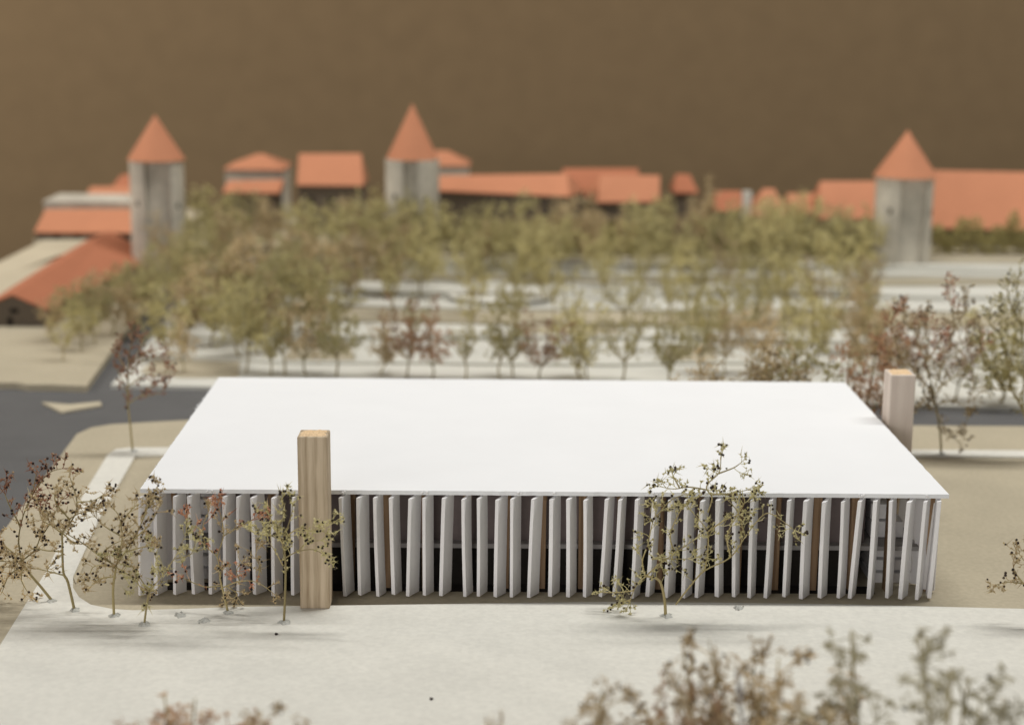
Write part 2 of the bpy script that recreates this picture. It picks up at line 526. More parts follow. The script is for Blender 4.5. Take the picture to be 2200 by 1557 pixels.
def slat(pt, pb, ang, depth, thick, zt, z0, bow=0.0, jag=0.0):
    """a card strip from bottom corner pb to top corner pt, its depth turned by ang from straight back"""
    mb = MB()
    d = Vector((math.sin(ang), math.cos(ang), 0)); t = Vector((math.cos(ang), -math.sin(ang), 0))
    rings = []
    for k in range(5):
        u = k / 4
        p = Vector(pb).lerp(Vector(pt), u)
        p.x += bow * math.sin(u * math.pi)
        z = z0 + (zt - z0) * u
        dd = depth * (1 + (rr.uniform(-.012, .012)))
        q = [p, p + t * thick, p + t * thick + d * dd, p + d * dd]
        ring = []
        for i, c in enumerate(q):
            ring.append(Vector((c.x, c.y, z + (jag * (1, 0.4, -0.6, 0.2)[i] if k in (0,) else (-0.10 * (1, .7, 0, 0)[i] if k == 4 else 0)))))
        rings.append(ring)
    for ring in rings:
        mb.v += ring
    mb.f.append((3, 2, 1, 0)); mb.f.append((16, 17, 18, 19))
    for k in range(4):
        for i in range(4):
            j = (i + 1) % 4
            mb.f.append((k * 4 + i, k * 4 + j, k * 4 + 4 + j, k * 4 + 4 + i))
    return mb


ZS = ZR - 0.168
for i, (a, c) in enumerate(FS):
    yo = YF - 0.15 + rr.uniform(-0.04, 0.04)
    z0 = 0.05 + rr.uniform(0.0, 0.07)
    pt = Vector((XB(a, yo, ZS), yo, 0)); pb = Vector((XB(c, yo, z0), yo, 0))
    ang = math.radians(29 + rr.uniform(-6, 6))
    dep = 0.66 + rr.uniform(-0.06, 0.06)
    if i == 0:
        ang, dep = math.radians(50), 0.75
    if i == len(FS) - 1:
        ang, dep = math.radians(8), 0.6
    o = slat(pt, pb, ang, dep, 0.155 + rr.uniform(-.02, .02), ZS - (0.0 if rr.random() < .5 else rr.uniform(.0, .05)), z0, rr.uniform(-.018, .018), rr.uniform(-.03, .04)).build('slat', M['edgecard'], pav, PB, bevel=0.009)
# slats of the two short sides and of the back
for sx, x0 in ((-1, XL + 0.10), (1, XR - 0.12)):
    y = YF + 0.85
    while y < YB - 0.3:
        z0 = 0.05 + rr.uniform(0, .06)
        p = Vector((x0, y, 0)); q = Vector((x0 - sx * rr.uniform(.0, .3), y + rr.uniform(-.15, .15), 0))
        a = math.radians(90 + 29) if sx > 0 else math.radians(29)
        slat(p, q, math.radians(-60) if sx > 0 else math.radians(60), 0.6, 0.15, ZS, z0, 0, 0.02).build('slat', M['edgecard'], pav, PB)
        y += 0.72 + rr.uniform(-.06, .06)
x = XL + 0.5
while x < XR - 0.3:
    z0 = 0.05 + rr.uniform(0, .06)
    slat(Vector((x, YB - 0.55, 0)), Vector((x + rr.uniform(-.2, .2), YB - 0.55, 0)), math.radians(29), 0.6, 0.15, ZS, z0, 0, 0.02).build('slat', M['edgecard'], pav, PB)
    x += 0.7 + rr.uniform(-.05, .05)

# dabs of glue where slats meet the roof edge
for px in (450, 735, 912, 1116, 1186, 1406, 1612, 1850, 1990):
    g = MB(); c = Vector((XB(px, YF - .03, ZR - .06), YF - 0.01, ZR - 0.075))
    for q in range(3):
        g.ball(c + Vector((rr.uniform(-.12, .12), rr.uniform(-.02, .01), rr.uniform(-.03, .02))), rr.uniform(.045, .07))
    g.build('glue_dab', M['whiteglue'], pav, PB, smooth=True)

# wooden frame
YP = YF + 0.95
posts = [2000 - 83.2 * k for k in range(20)]
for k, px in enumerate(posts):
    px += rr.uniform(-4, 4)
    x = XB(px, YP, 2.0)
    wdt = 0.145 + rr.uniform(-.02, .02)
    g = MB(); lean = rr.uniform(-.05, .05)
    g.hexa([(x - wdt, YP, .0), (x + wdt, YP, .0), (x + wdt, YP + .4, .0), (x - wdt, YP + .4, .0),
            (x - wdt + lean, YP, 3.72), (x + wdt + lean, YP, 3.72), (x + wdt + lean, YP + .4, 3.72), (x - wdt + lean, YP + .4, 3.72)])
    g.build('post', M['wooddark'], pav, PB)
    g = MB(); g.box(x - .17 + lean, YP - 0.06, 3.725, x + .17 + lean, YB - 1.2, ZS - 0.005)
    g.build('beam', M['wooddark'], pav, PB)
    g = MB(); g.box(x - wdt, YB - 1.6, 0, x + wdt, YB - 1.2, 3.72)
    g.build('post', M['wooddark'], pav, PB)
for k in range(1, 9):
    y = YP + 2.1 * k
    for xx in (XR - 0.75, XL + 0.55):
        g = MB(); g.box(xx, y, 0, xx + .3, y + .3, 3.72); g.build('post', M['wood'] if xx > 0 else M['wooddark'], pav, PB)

# upper floor and the rooms inside
xs1 = XB(1975, YF + 1.3, 1.75); xs0 = XB(392, YF + 1.3, 1.75)
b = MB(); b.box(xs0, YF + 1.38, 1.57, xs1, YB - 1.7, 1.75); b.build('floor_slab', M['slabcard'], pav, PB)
xr1 = XB(1846, YF + 3, 3); xr0 = XB(470, YF + 3, 3)
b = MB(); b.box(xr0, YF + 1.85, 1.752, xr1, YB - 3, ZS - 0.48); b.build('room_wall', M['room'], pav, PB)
b = MB(); b.box(XB(470, YF + 3.2, 1), YF + 1.46, 0.002, XB(1800, YF + 3.2, 1), YB - 3, 1.568); b.build('shade_block', M['shade'], pav, PB)  # dark block added to give the lower interior its shade
b = MB(); b.box(XB(330, YF + .6, 0), YF + 0.62, 0.002, XB(1880, YF + .6, 0), YF + 1.455, 0.03); b.build('shade_sheet', M['shade'], pav, PB)  # dark sheet added to blacken the shaded ground behind the slats
for sgn, lim in ((1, [(0.004, .40, 1974), (.49, .91, 1960), (1.0, 1.42, 1950), (1.80, 2.45, 1946), (2.53, 3.15, 1928), (3.23, 3.85, 1900)]),
                 (-1, [(0.004, .40, 392), (.49, .91, 398), (1.0, 1.42, 402), (1.80, 2.45, 398), (2.53, 3.15, 408), (3.23, 3.85, 425)])):
    stair = MB()
    x_in = XB(1868 if sgn > 0 else 470, YF + 2.4, 1)
    first = None
    for k, (za, zc, px) in enumerate(lim):
        xo = XB(px, YF + 2.0, (za + zc) / 2)
        g = MB(); y0 = YF + 2.0 + 0.15 * k
        lo, hi = min(x_in, xo), max(x_in, xo)
        g.box(lo, y0, za, hi, y0 + 7.5, zc)
        if first is None:
            first = g.build('stair', M['edgecard'], pav, PB)
        else:
            s = g.build('step', M['edgecard'], first, PB)

# ================================================================== wooden columns
def column(name, label, corners_bottom, h, mat, tilt=(0, 0)):
    base = Vector(((corners_bottom[0][0] + corners_bottom[2][0]) / 2, (corners_bottom[0][1] + corners_bottom[2][1]) / 2, CARD if name else 0))
    root = empty('wooden_column', base, label, 'wooden column', 'square wooden columns beside the pavilion')
    z0 = base.z
    g = MB()
    g.hexa([(x, y, z0) for x, y in corners_bottom] + [(x + tilt[0], y + tilt[1], z0 + h) for x, y in corners_bottom])
    g.build('shaft', mat, root, base, bevel=0.05)
    # rough sawn top
    t = MB(); n = 7
    xs = [c[0] + tilt[0] for c in corners_bottom]; ys = [c[1] + tilt[1] for c in corners_bottom]
    x0, x1, y0, y1 = min(xs) + .04, max(xs) - .04, min(ys) + .04, max(ys) - .04
    for j in range(n):
        for i in range(n):
            ed = i in (0, n - 1) or j in (0, n - 1)
            t.v.append(Vector((x0 + (x1 - x0) * i / (n - 1), y0 + (y1 - y0) * j / (n - 1), z0 + h + (-0.02 if ed else rr.uniform(.005, .07)))))
    for j in range(n - 1):
        for i in range(n - 1):
            a = j * n + i
            t.f.append((a, a + 1, a + n + 1, a + n))
    t.build('sawn_top', M['endgrain'], root, base)
    return root


c0 = G(645, 1307, CARD); c1 = G(708.5, 1308, CARD)
column('a', 'wooden column standing in front of the pavilion slats, with brown grain', [(c0.x, c0.y), (c1.x, c0.y), (c1.x + .02, c0.y + 1.12), (c0.x + .02, c0.y + 1.12)],
       W(642, 938, c0.y).z - CARD, M['wood'], (-0.03, 0))
yc = 76.2
xa, xb = XB(1911, yc, 5), XB(1965, yc, 5)
column('b', 'pale wooden column rising behind the right end of the pavilion roof', [(xa, yc), (xb, yc), (xb, yc + 1.35), (xa, yc + 1.35)],
       W(1930, 806, yc).z - CARD, M['woodpale'], (-0.02, 0))


# ================================================================== dried flower trees
def bud(mb, seeds, p, d, k, rng, dark=0.55, long_=0.35):
    """a tiny spiky seed head at p looking along d, k = size"""
    r = 0.052 * k * rng.uniform(.75, 1.2)
    if rng.random() < dark:
        seeds.ball(p + d * r * 0.6, r, True)
        nb = rng.randint(2, 3)
    else:
        mb.ball(p + d * r * 0.5, r * 0.85, False)
        nb = rng.randint(2, 4)
    for _ in range(nb):
        v = (d * 0.5 + Vector((rng.gauss(0, 1), rng.gauss(0, 1), rng.gauss(0, 1))).normalized() * 0.9).normalized()
        L = k * (rng.uniform(.2, .42) if rng.random() < long_ * 0.35 else rng.uniform(.08, .16))
        mb.spike(p, v * L, 0.021 * k)


def rvec(rng):
    while True:
        v = Vector((rng.uniform(-1, 1), rng.uniform(-1, 1), rng.uniform(-1, 1)))
        if 0.05 < v.length < 1:
            return v.normalized()


def twig(mb, seeds, p, d, L, rng, k, dark, depth=0):
    pts = [p.copy()]
    q, dd = p.copy(), d.copy()
    n = 4
    for i in range(n):
        dd = (dd + rvec(rng) * 0.35 + Vector((0, 0, 0.06))).normalized()
        q = q + dd * (L / n)
        pts.append(q.copy())
        if i >= 1 and rng.random() < 0.75:
            side = (dd + rvec(rng) * 0.9).normalized()
            e = q + side * rng.uniform(.05, .12) * k
            mb.tube([q, e], 0.013 * k, 0.009 * k, 3)
            bud(mb, seeds, e, side, k, rng, dark)
    mb.tube(pts, 0.016 * k, 0.010 * k, 3)
    bud(mb, seeds, q, dd, k, rng, dark)
    if depth < 1 and L > 0.45:
        for _ in range(rng.randint(1, 2)):
            i = rng.randint(1, n - 1)
            twig(mb, seeds, pts[i], (dd + rvec(rng) * 0.9).normalized(), L * 0.55, rng, k, dark, depth + 1)


def glue_spot(mb, c, r, rng):
    m = 11
    n0 = len(mb.v)
    mb.v.append(c + Vector((0, 0, 0.09)))
    prof = [rng.uniform(.6, 1.25) for _ in range(m)]
    for j, (f, h) in enumerate(((0.55, 0.07), (1.0, 0.0))):
        for i in range(m):
            t = 2 * math.pi * i / m
            mb.v.append(c + Vector((math.cos(t) * r * f * prof[i], math.sin(t) * r * f * prof[i] * 1.1, h * rng.uniform(.4, 1.6) + (0.002 if j else 0))))
    for i in range(m):
        k = (i + 1) % m
        mb.f.append((n0, n0 + 1 + i, n0 + 1 + k))
        mb.f.append((n0 + 1 + i, n0 + 1 + m + i, n0 + 1 + m + k, n0 + 1 + k))


def skeleton_tree(label, base_px, trunk, branches, zbase, bud_mat, seed, k=1.0, dark=0.25, step=0.19, tl=(.25, .66), lean=0.0, glue=True, red=None, r0=0.058, group=None, bare=0.35):
    """tree whose stem and limbs follow the photographed ones; every point is (px, py, depth offset in cm)"""
    rng = random.Random(seed)
    base = G(*base_px, zbase)
    root = empty('flower_tree', base, label, 'model tree', group or 'dried flower trees around the pavilion')

    def pt(q):
        off = q[2] if len(q) > 2 else 0.0
        p = W(q[0], q[1], base.y + off)
        hgt = max(0.0, p.z - zbase)
        return W(q[0], q[1], base.y + off - lean * hgt / 6.0)
    tp = smooth_path([base] + [pt(q) for q in trunk])
    mb = MB(); mb.tube(tp, r0, r0 * 0.7, 6)
    mb.build('trunk', M['stem'], root, base, smooth=True)
    crown, seeds, crown2 = MB(), MB(), MB()
    limbs = []
    for br in branches:
        off = rng.uniform(-.5, .5)
        pl = []
        for i, q in enumerate(br):
            o = q[2] if len(q) > 2 else off * i / max(1, len(br) - 1) * 1.4
            pl.append(pt((q[0], q[1], o)))
        sp = smooth_path(pl)
        g = MB(); g.tube(sp, r0 * 0.55, r0 * 0.22, 5)
        g.build('branch', M['stem'], root, base, smooth=True)
        limbs.append((sp, 0.12))
    limbs.append((tp, 0.62))
    for sp, start in limbs:
        tot = sum((sp[i + 1] - sp[i]).length for i in range(len(sp) - 1))
        s = 0.0; nxt = tot * start + 0.05
        for i in range(len(sp) - 1):
            seg = (sp[i + 1] - sp[i]); l = seg.length
            while nxt < s + l:
                p = sp[i] + seg * ((nxt - s) / max(l, 1e-6))
                d = seg.normalized()
                dirn = (d * 0.45 + rvec(rng) * 0.85 + Vector((0, 0, 0.22))).normalized()
                tgt = crown
                if red and red(p): tgt = crown2
                if rng.random() < bare:
                    bud(tgt, seeds, p + dirn * 0.05, dirn, k, rng, dark)
                else:
                    twig(tgt, seeds, p, dirn, rng.uniform(*tl), rng, k, dark)
                nxt += step * rng.uniform(.6, 1.4)
            s += l
        end = sp[-1]; d = (sp[-1] - sp[-2]).normalized()
        for _ in range(3):
            twig(crown2 if red and red(end) else crown, seeds, end, (d + rvec(rng) * 0.6).normalized(), rng.uniform(*tl), rng, k, dark)
    if crown.v: crown.build('crown', M[bud_mat], root, base)
    if crown2.v: crown2.build('crown', M['bud_red'], root, base)
    if seeds.v: seeds.build('seeds', M['seed'], root, base, smooth=True, kind='stuff')
    if glue:
        g = MB(); glue_spot(g, base + Vector((.02, -.02, .001)), 0.24, rng); g.build('glue', M['glue'], root, base)
    return root


skeleton_tree('tan dried flower tree with red top, leaning left at the far left edge', (112, 1290), [(88, 1260), (64, 1232), (46, 1207)],
              [[(46, 1207), (40, 1165), (44, 1130), (58, 1085), (84, 1040), (108, 1014), (134, 1006)], [(46, 1207), (20, 1206), (-25, 1203)], [(42, 1200), (10, 1172), (-20, 1160)],
               [(46, 1205), (72, 1184), (84, 1160), (92, 1120), (88, 1090)], [(50, 1215), (46, 1245), (60, 1272)], [(44, 1130), (20, 1085), (10, 1060)],
               [(58, 1090), (70, 1055), (78, 1018)], [(50, 1215), (20, 1235), (5, 1270)], [(84, 1160), (110, 1120), (125, 1085)]],
              CARD, 'bud_tan', 11, lean=1.5, red=lambda p: p.z > 3.3)
skeleton_tree('forked tan dried flower tree with dark seeds on the white path corner', (160, 1310), [(146, 1250), (136, 1228), (134, 1170), (133, 1145)],
              [[(140, 1236), (105, 1227), (60, 1217)], [(134, 1185), (98, 1182), (72, 1178), (45, 1195)], [(133, 1145), (160, 1108), (165, 1078), (156, 1042), (150, 1025)],
               [(133, 1145), (110, 1128), (92, 1118), (84, 1098)], [(133, 1143), (158, 1165), (182, 1168)], [(165, 1078), (200, 1075), (222, 1062)], [(150, 1116), (120, 1080), (118, 1060)],
               [(134, 1190), (120, 1200), (104, 1220)], [(140, 1120), (175, 1100), (205, 1098)]],
              CARD, 'bud_tan', 12, lean=1.5)
skeleton_tree('spreading tan dried flower tree beside the left corner of the slats', (245, 1322), [(243, 1262), (250, 1216)],
              [[(250, 1216), (212, 1192), (180, 1168), (150, 1150), (120, 1132)], [(250, 1214), (285, 1160), (306, 1118), (312, 1095)], [(248, 1218), (222, 1190), (238, 1172), (262, 1160)],
               [(247, 1238), (215, 1243), (196, 1258)], [(252, 1220), (282, 1238), (300, 1258)], [(252, 1210), (262, 1160), (256, 1110), (240, 1090)], [(256, 1130), (285, 1092), (300, 1082)],
               [(270, 1185), (305, 1175), (325, 1170)], [(258, 1150), (225, 1130), (205, 1110)], [(285, 1160), (318, 1130), (335, 1100)], [(250, 1216), (205, 1215), (194, 1230)], [(306, 1118), (325, 1070), (340, 1042)]],
              CARD, 'bud_tan', 13, lean=1.4)
skeleton_tree('small tan dried flower tree with a thin fork in front of the corner slat', (310, 1340), [(315, 1300), (320, 1272)],
              [[(320, 1272), (345, 1240), (374, 1200), (390, 1168), (398, 1150)], [(320, 1270), (300, 1240), (282, 1214), (262, 1200)], [(345, 1240), (335, 1200), (330, 1180)], [(320, 1272), (340, 1262), (350, 1240)], [(374, 1200), (410, 1190), (420, 1160)], [(320, 1275), (305, 1268), (296, 1250)]],
              CARD, 'bud_green', 14, lean=1.0, step=0.3, r0=0.045)
skeleton_tree('reddish brown dried flower tree in front of the left slats', (490, 1315), [(478, 1264), (472, 1240)],
              [[(476, 1258), (440, 1260), (408, 1248), (392, 1240)], [(478, 1262), (515, 1248), (552, 1250), (585, 1272)], [(474, 1240), (466, 1195), (442, 1172), (436, 1130), (448, 1100)],
               [(466, 1195), (480, 1150), (475, 1110), (468, 1088)], [(480, 1150), (520, 1128), (548, 1112)], [(515, 1248), (508, 1225), (520, 1208)], [(442, 1172), (410, 1140), (402, 1120)], [(552, 1250), (558, 1220), (550, 1200)], [(485, 1258), (510, 1275), (500, 1285)]],
              CARD, 'bud_tan', 15, lean=1.1, red=lambda p: math.sin(p.x * 3.1 + p.z * 2.7) > -0.5, step=0.28, r0=0.05)
skeleton_tree('slim straight olive dried flower tree just left of the front wooden column', (610, 1336), [(613, 1262), (613, 1200), (607, 1168)],
              [[(607, 1168), (590, 1130), (574, 1100)], [(613, 1198), (640, 1184), (672, 1180), (695, 1190)], [(607, 1160), (640, 1135), (668, 1140), (700, 1130)], [(600, 1150), (572, 1150), (548, 1146)],
               [(595, 1140), (612, 1100), (606, 1072)], [(608, 1215), (592, 1185), (576, 1162)], [(607, 1165), (625, 1110), (628, 1085)], [(640, 1184), (660, 1165), (690, 1160)]],
              CARD, 'bud_green', 16, lean=1.0, dark=0.3, step=0.24, r0=0.05)
skeleton_tree('crooked pale dried flower tree with a bent stem and a cut stem hanging beside it', (1430, 1322), [(1428, 1290), (1421, 1256), (1410, 1242), (1388, 1237)],
              [[(1388, 1237), (1366, 1258), (1354, 1290)], [(1362, 1268), (1330, 1272), (1292, 1272)], [(1354, 1290), (1340, 1292), (1328, 1305)],
               [(1388, 1237), (1415, 1212), (1450, 1188), (1490, 1160)], [(1386, 1236), (1380, 1205), (1392, 1170), (1400, 1130), (1410, 1100)],
               [(1452, 1298, -.5), (1480, 1262, -.4), (1514, 1225, -.3), (1570, 1196), (1606, 1145), (1640, 1106), (1660, 1105), (1690, 1125), (1706, 1138)],
               [(1514, 1225, -.3), (1521, 1180), (1520, 1142), (1505, 1120), (1484, 1096)], [(1520, 1142), (1560, 1115), (1590, 1105)], [(1521, 1100), (1530, 1070), (1518, 1050), (1524, 1035), (1545, 1015), (1549, 985), (1552, 972)],
               [(1540, 1018), (1575, 1005), (1590, 995)], [(1518, 1052), (1480, 1046), (1450, 1050), (1432, 1048)], [(1570, 1196), (1562, 1160), (1570, 1130), (1600, 1080)],
               [(1450, 1188), (1440, 1150), (1460, 1100), (1480, 1075)], [(1460, 1048), (1450, 1030), (1446, 1022)], [(1600, 1150), (1585, 1100), (1560, 1070)], [(1410, 1110), (1440, 1075), (1470, 1062)], [(1400, 1200), (1430, 1200), (1480, 1200)], [(1530, 1062), (1570, 1060), (1605, 1052)]],
              CARD, 'bud_green', 17, lean=0.9, dark=0.33, step=0.25, r0=0.062)
skeleton_tree('slender brown dried flower tree alone on the path corner behind the left roof edge', (285, 969), [(280, 915), (275, 868), (275, 820)],
              [[(276, 868), (300, 852), (338, 846), (356, 830)], [(276, 850), (262, 815), (246, 782), (248, 765)], [(275, 822), (276, 770), (284, 730), (280, 706)], [(276, 830), (312, 805), (345, 808), (362, 792)],
               [(276, 805), (305, 775), (338, 766), (350, 772)], [(276, 790), (300, 750), (304, 736)], [(275, 800), (255, 765), (258, 745)], [(300, 852), (318, 835), (330, 825)], [(276, 780), (310, 760), (335, 750)]],
              CARD, 'bud_red', 18, dark=0.16, step=0.2, tl=(.25, .6), k=1.0, bare=.2, r0=0.06)
skeleton_tree('tan dried flower tree cut off by the right picture edge', (2262, 1345), [(2255, 1300), (2238, 1265)],
              [[(2240, 1266), (2200, 1254), (2165, 1250), (2142, 1255)], [(2250, 1280), (2215, 1225), (2190, 1190)], [(2200, 1254), (2185, 1235), (2178, 1220)], [(2240, 1266), (2260, 1200), (2290, 1150)], [(2240, 1266), (2230, 1200), (2220, 1180)]],
              CARD, 'bud_tan', 19, step=0.22)
skeleton_tree('tan dried flower tree outside the left edge of the picture', (-70, 1345), [(-72, 1290), (-75, 1240)],
              [[(-75, 1240), (-110, 1190), (-120, 1140)], [(-75, 1240), (-50, 1180), (-45, 1130)], [(-75, 1240), (-80, 1170), (-85, 1110)], [(-70, 1250), (-40, 1230), (-20, 1200)]],
              CARD, 'bud_tan', 20, step=0.2)

skeleton_tree('bushy dried flower tree farther outside the left edge of the picture', (-125, 1368), [(-127, 1310), (-130, 1260)],
              [[(-130, 1260), (-165, 1210), (-180, 1150)], [(-130, 1260), (-105, 1200), (-95, 1150)], [(-130, 1260), (-132, 1190), (-140, 1120)], [(-125, 1270), (-90, 1250), (-70, 1225)], [(-128, 1265), (-160, 1250), (-190, 1230)]],
              CARD, 'bud_tan', 21, step=0.15)
# glue left where trees were pulled out
for px, py, lb in ((388, 1322, 'grey glue crumb on the white card between the thin forked tree and the red tree'),
                   (440, 1333, 'wider grey glue crumb on the white card left of the red tree'),
                   (1588, 1306, 'flat grey glue ring on the white card right of the crooked tree')):
    c = G(px, py, CARD)
    g = MB(); glue_spot(g, c + Vector((0, 0, .001)), 0.24, rr)
    for _ in range(7):
        g.ball(c + Vector((rr.uniform(-.2, .2), rr.uniform(-.3, .3), .03)), rr.uniform(.02, .06), False)
    o = g.build('glue_crumb', M['glue'], None, c); tag(o, lb, 'glue crumb', 'glue crumbs on the white card')
for px, py, lb in ((926, 1500, 'single black seed lying on the white card in the foreground'), (593, 1361, 'tiny dark seed lying below the slim straight tree')):
    c = G(px, py, CARD + .04); g = MB(); g.ball(c, 0.055); g.ball(c + Vector((.05, .02, -.01)), .035)
    o = g.build('seed', M['seed'], None, c, smooth=True); tag(o, lb, 'seed')

# ------------------------------------------------------------------ trees of the grove, built by kind and copied
def grove_variant(seed, h, wid, mat, dens=1.0, k=1.5, trunk_f=0.24, dark=0.05):
    rng = random.Random(seed)
    tr, cr, sd = MB(), MB(), MB()
    top = Vector((rng.uniform(-.3, .3), rng.uniform(-.3, .3), h * trunk_f))
    sp = smooth_path([Vector((0, 0, 0)), top * 0.5 + Vector((rng.uniform(-.12, .12), rng.uniform(-.12, .12), 0)), top])
    tr.tube(sp, 0.07, 0.05, 5)
    nb = rng.randint(4, 6)
    for i in range(nb + 1):
        a = 2 * math.pi * i / nb + rng.uniform(-.4, .4)
        sprd = 0.12 if i == nb else rng.uniform(.5, 1.0)
        end = Vector((math.cos(a) * wid * 0.5 * sprd, math.sin(a) * wid * 0.5 * sprd, h * rng.uniform(.62, .95) if i < nb else h * 0.97))
        s0 = top * rng.uniform(.75, 1.0)
        mid = s0.lerp(end, 0.5) + Vector((math.cos(a), math.sin(a), 0)) * wid * 0.10 + Vector((0, 0, -.05 * h))
        bp = smooth_path([s0, mid, end])
        tr.tube(bp, 0.042, 0.02, 4)
        ns = int(7 * dens)
        for j in range(ns):
            u = 0.25 + 0.75 * (j + rng.random()) / ns
            p = bp[min(len(bp) - 1, int(u * (len(bp) - 1)))]
            d = ((end - s0).normalized() * 0.4 + rvec(rng) * 0.9 + Vector((0, 0, .25))).normalized()
            L = rng.uniform(.5, 1.0) * wid * 0.26
            e = p + d * L
            cr.tube([p, e], 0.025, 0.015, 3)
            for q in range(int(5 * dens)):
                pp = p.lerp(e, rng.uniform(.3, 1.0))
                dd = (d * 0.3 + rvec(rng) + Vector((0, 0, .2))).normalized()
                ee = pp + dd * rng.uniform(.15, .5)
                cr.tube([pp, ee], 0.016, 0.012, 3)
                for _ in range(rng.randint(2, 4)):
                    c = ee + rvec(rng) * rng.uniform(0, .16)
                    if rng.random() < dark:
                        sd.ball(c, 0.06 * k, False)
                    else:
                        cr.ball(c, 0.036 * k * rng.uniform(.7, 1.2), False)
                    for _ in range(3):
                        cr.spike(c, (dd * 0.4 + rvec(rng)).normalized() * rng.uniform(.08, .2) * k, 0.028 * k)
    return tr.mesh('trunk', M['stem'], smooth=True), cr.mesh('crown', M[mat]), (sd.mesh('seeds', M['seed']) if sd.v else None), h


VAR = {'olive': [grove_variant(100 + i, h, wd, 'far_olive', de * 1.13, k=1.05, trunk_f=tf) for i, (h, wd, de, tf) in enumerate(((4.9, 3.0, 1.0, .26), (5.3, 2.8, .98, .2), (4.4, 3.4, 1.0, .3), (5.8, 2.6, .95, .24), (5.0, 3.6, 1.1, .28), (4.6, 2.4, .9, .16)))],
       'tan': [grove_variant(200 + i, h, wd, 'far_tan', de * 1.13, k=1.05, trunk_f=tf) for i, (h, wd, de, tf) in enumerate(((4.8, 2.9, 1.0, .26), (5.4, 3.3, 1.05, .22), (4.2, 3.1, .95, .28), (5.6, 2.6, .92, .18)))],
       'red': [grove_variant(300 + i, h, wd, 'far_red', de * 1.1, k=1.05, dark=.10) for i, (h, wd, de) in enumerate(((5.2, 3.2, .95), (4.6, 2.8, .86), (5.8, 3.8, 1.0)))],
       'sparse': [grove_variant(400 + i, h, wd, 'far_olive', de, k=1.0, trunk_f=.3) for i, (h, wd, de) in enumerate(((4.8, 2.4, .7), (5.2, 2.2, .72), (4.4, 2.6, .72)))],
       'near_tan': [grove_variant(500, 5.6, 3.4, 'near_tan', 1.4, k=.95, dark=.12)], 'near_red': [grove_variant(510, 5.4, 2.8, 'near_red', 1.4, k=.95, dark=.10)],
       'near_green': [grove_variant(520, 5.8, 3.2, 'near_green', 1.35, k=.9, dark=.05)]}
tr_rng = random.Random(42)


def grove(px, y, kind, h, label, group, z=None, wide=1.0):
    v = VAR[kind][tr_rng.randrange(len(VAR[kind]))]
    x = XB(px, y, 1.0)
    zz = ground_z(x, y) if z is None else z
    x = XB(px, y, zz)
    s = h / v[3]
    root = empty('flower_tree', (x, y, zz), label, 'model tree', group)
    root.rotation_euler = (tr_rng.uniform(-.10, .10), tr_rng.uniform(-.13, .13), tr_rng.uniform(0, 6.28))
    ws = s * wide * tr_rng.uniform(.8, 1.3)
    root.scale = (ws, ws, s)
    for nm, me in (('trunk', v[0]), ('crown', v[1]), ('seeds', v[2])):
        if me is None: continue
        o = bpy.data.objects.new(nm, me); col.objects.link(o); o.parent = root
        if nm == 'seeds': o["kind"] = 'stuff'


ORD = ['leftmost', 'second from the left', 'third from the left', 'fourth from the left', 'fifth from the left', 'sixth from the left', 'seventh from the left', 'eighth from the left',
       'ninth from the left', 'tenth from the left', 'eleventh from the left', 'twelfth from the left', 'thirteenth from the left', 'fourteenth from the left', 'fifteenth from the left']
NTH = ['first', 'second', 'third', 'fourth', 'fifth', 'sixth', 'seventh', 'eighth']
GF = 'dried flower trees in a row along the front of the park'
CW = {'olive': 'olive', 'tan': 'tan', 'red': 'reddish', 'sparse': 'sparse'}
row = [(395, 'tan', 3.6), (528, 'olive', 5.6), (583, 'olive', 4.4), (612, 'sparse', 5.0), (658, 'tan', 5.3), (722, 'olive', 4.6), (818, 'tan', 4.2), (874, 'red', 5.4), (928, 'red', 4.0),
       (1000, 'sparse', 4.4), (1074, 'olive', 5.6), (1102, 'sparse', 4.0), (1160, 'red', 4.2), (1250, 'olive', 5.2), (1262, 'sparse', 3.8), (1338, 'sparse', 4.6), (1438, 'olive', 4.9)]
names = ['leftmost of the park front row, short', 'second in the park front row from the left', 'third in the park front row, with a dark stem', 'fourth in the park front row, slanting', 'fifth in the park front row, forked',
         'sixth in the park front row', 'seventh in the park front row', 'eighth in the park front row, tall and red', 'ninth in the park front row', 'tenth in the park front row, before the oval plaza edge',
         'eleventh in the park front row, in front of the oval plaza', 'twelfth in the park front row, low', 'thirteenth in the park front row, small and red', 'fourteenth in the park front row, upright',
         'fifteenth in the park front row, low', 'sixteenth in the park front row, leaning', 'seventeenth in the park front row, bushy before the reddish shrubs']
for (px, kd, h), nm in zip(row, names):
    grove(px, 104.6 + tr_rng.uniform(-.6, .9) - (px - 500) * 0.0012, kd, h, f'{CW[kd]} dried flower tree, {nm}', GF)

GL = 'dried flower trees on the left board by the red roofed barn'
for i, (px, y, kd, h) in enumerate(((135, 107.5, 'sparse', 2.9), (176, 110.5, 'olive', 3.4), (205, 113, 'olive', 3.8), (112, 113.5, 'tan', 3.5), (150, 115, 'olive', 3.9), (240, 116, 'tan', 4.3), (190, 117.5, 'tan', 4.3), (272, 119, 'olive', 4.5), (225, 121, 'olive', 3.5), (300, 122, 'tan', 4.5), (262, 124, 'olive', 3.3), (325, 127, 'tan', 3.9), (292, 116.5, 'tan', 3.9), (318, 120, 'olive', 4.3))):
    lb = ('small sparse dried flower tree standing foremost on the tan board left of the road' if i == 0 else
          'short olive dried flower tree behind the small sparse one on the tan board' if i == 1 else f'{CW[kd]} dried flower tree, {NTH[i - 2] if i < 10 else ("ninth", "tenth", "eleventh", "twelfth")[i - 10]} going back in the clump beside the barn')
    grove(px, y, kd, h, lb, GL)

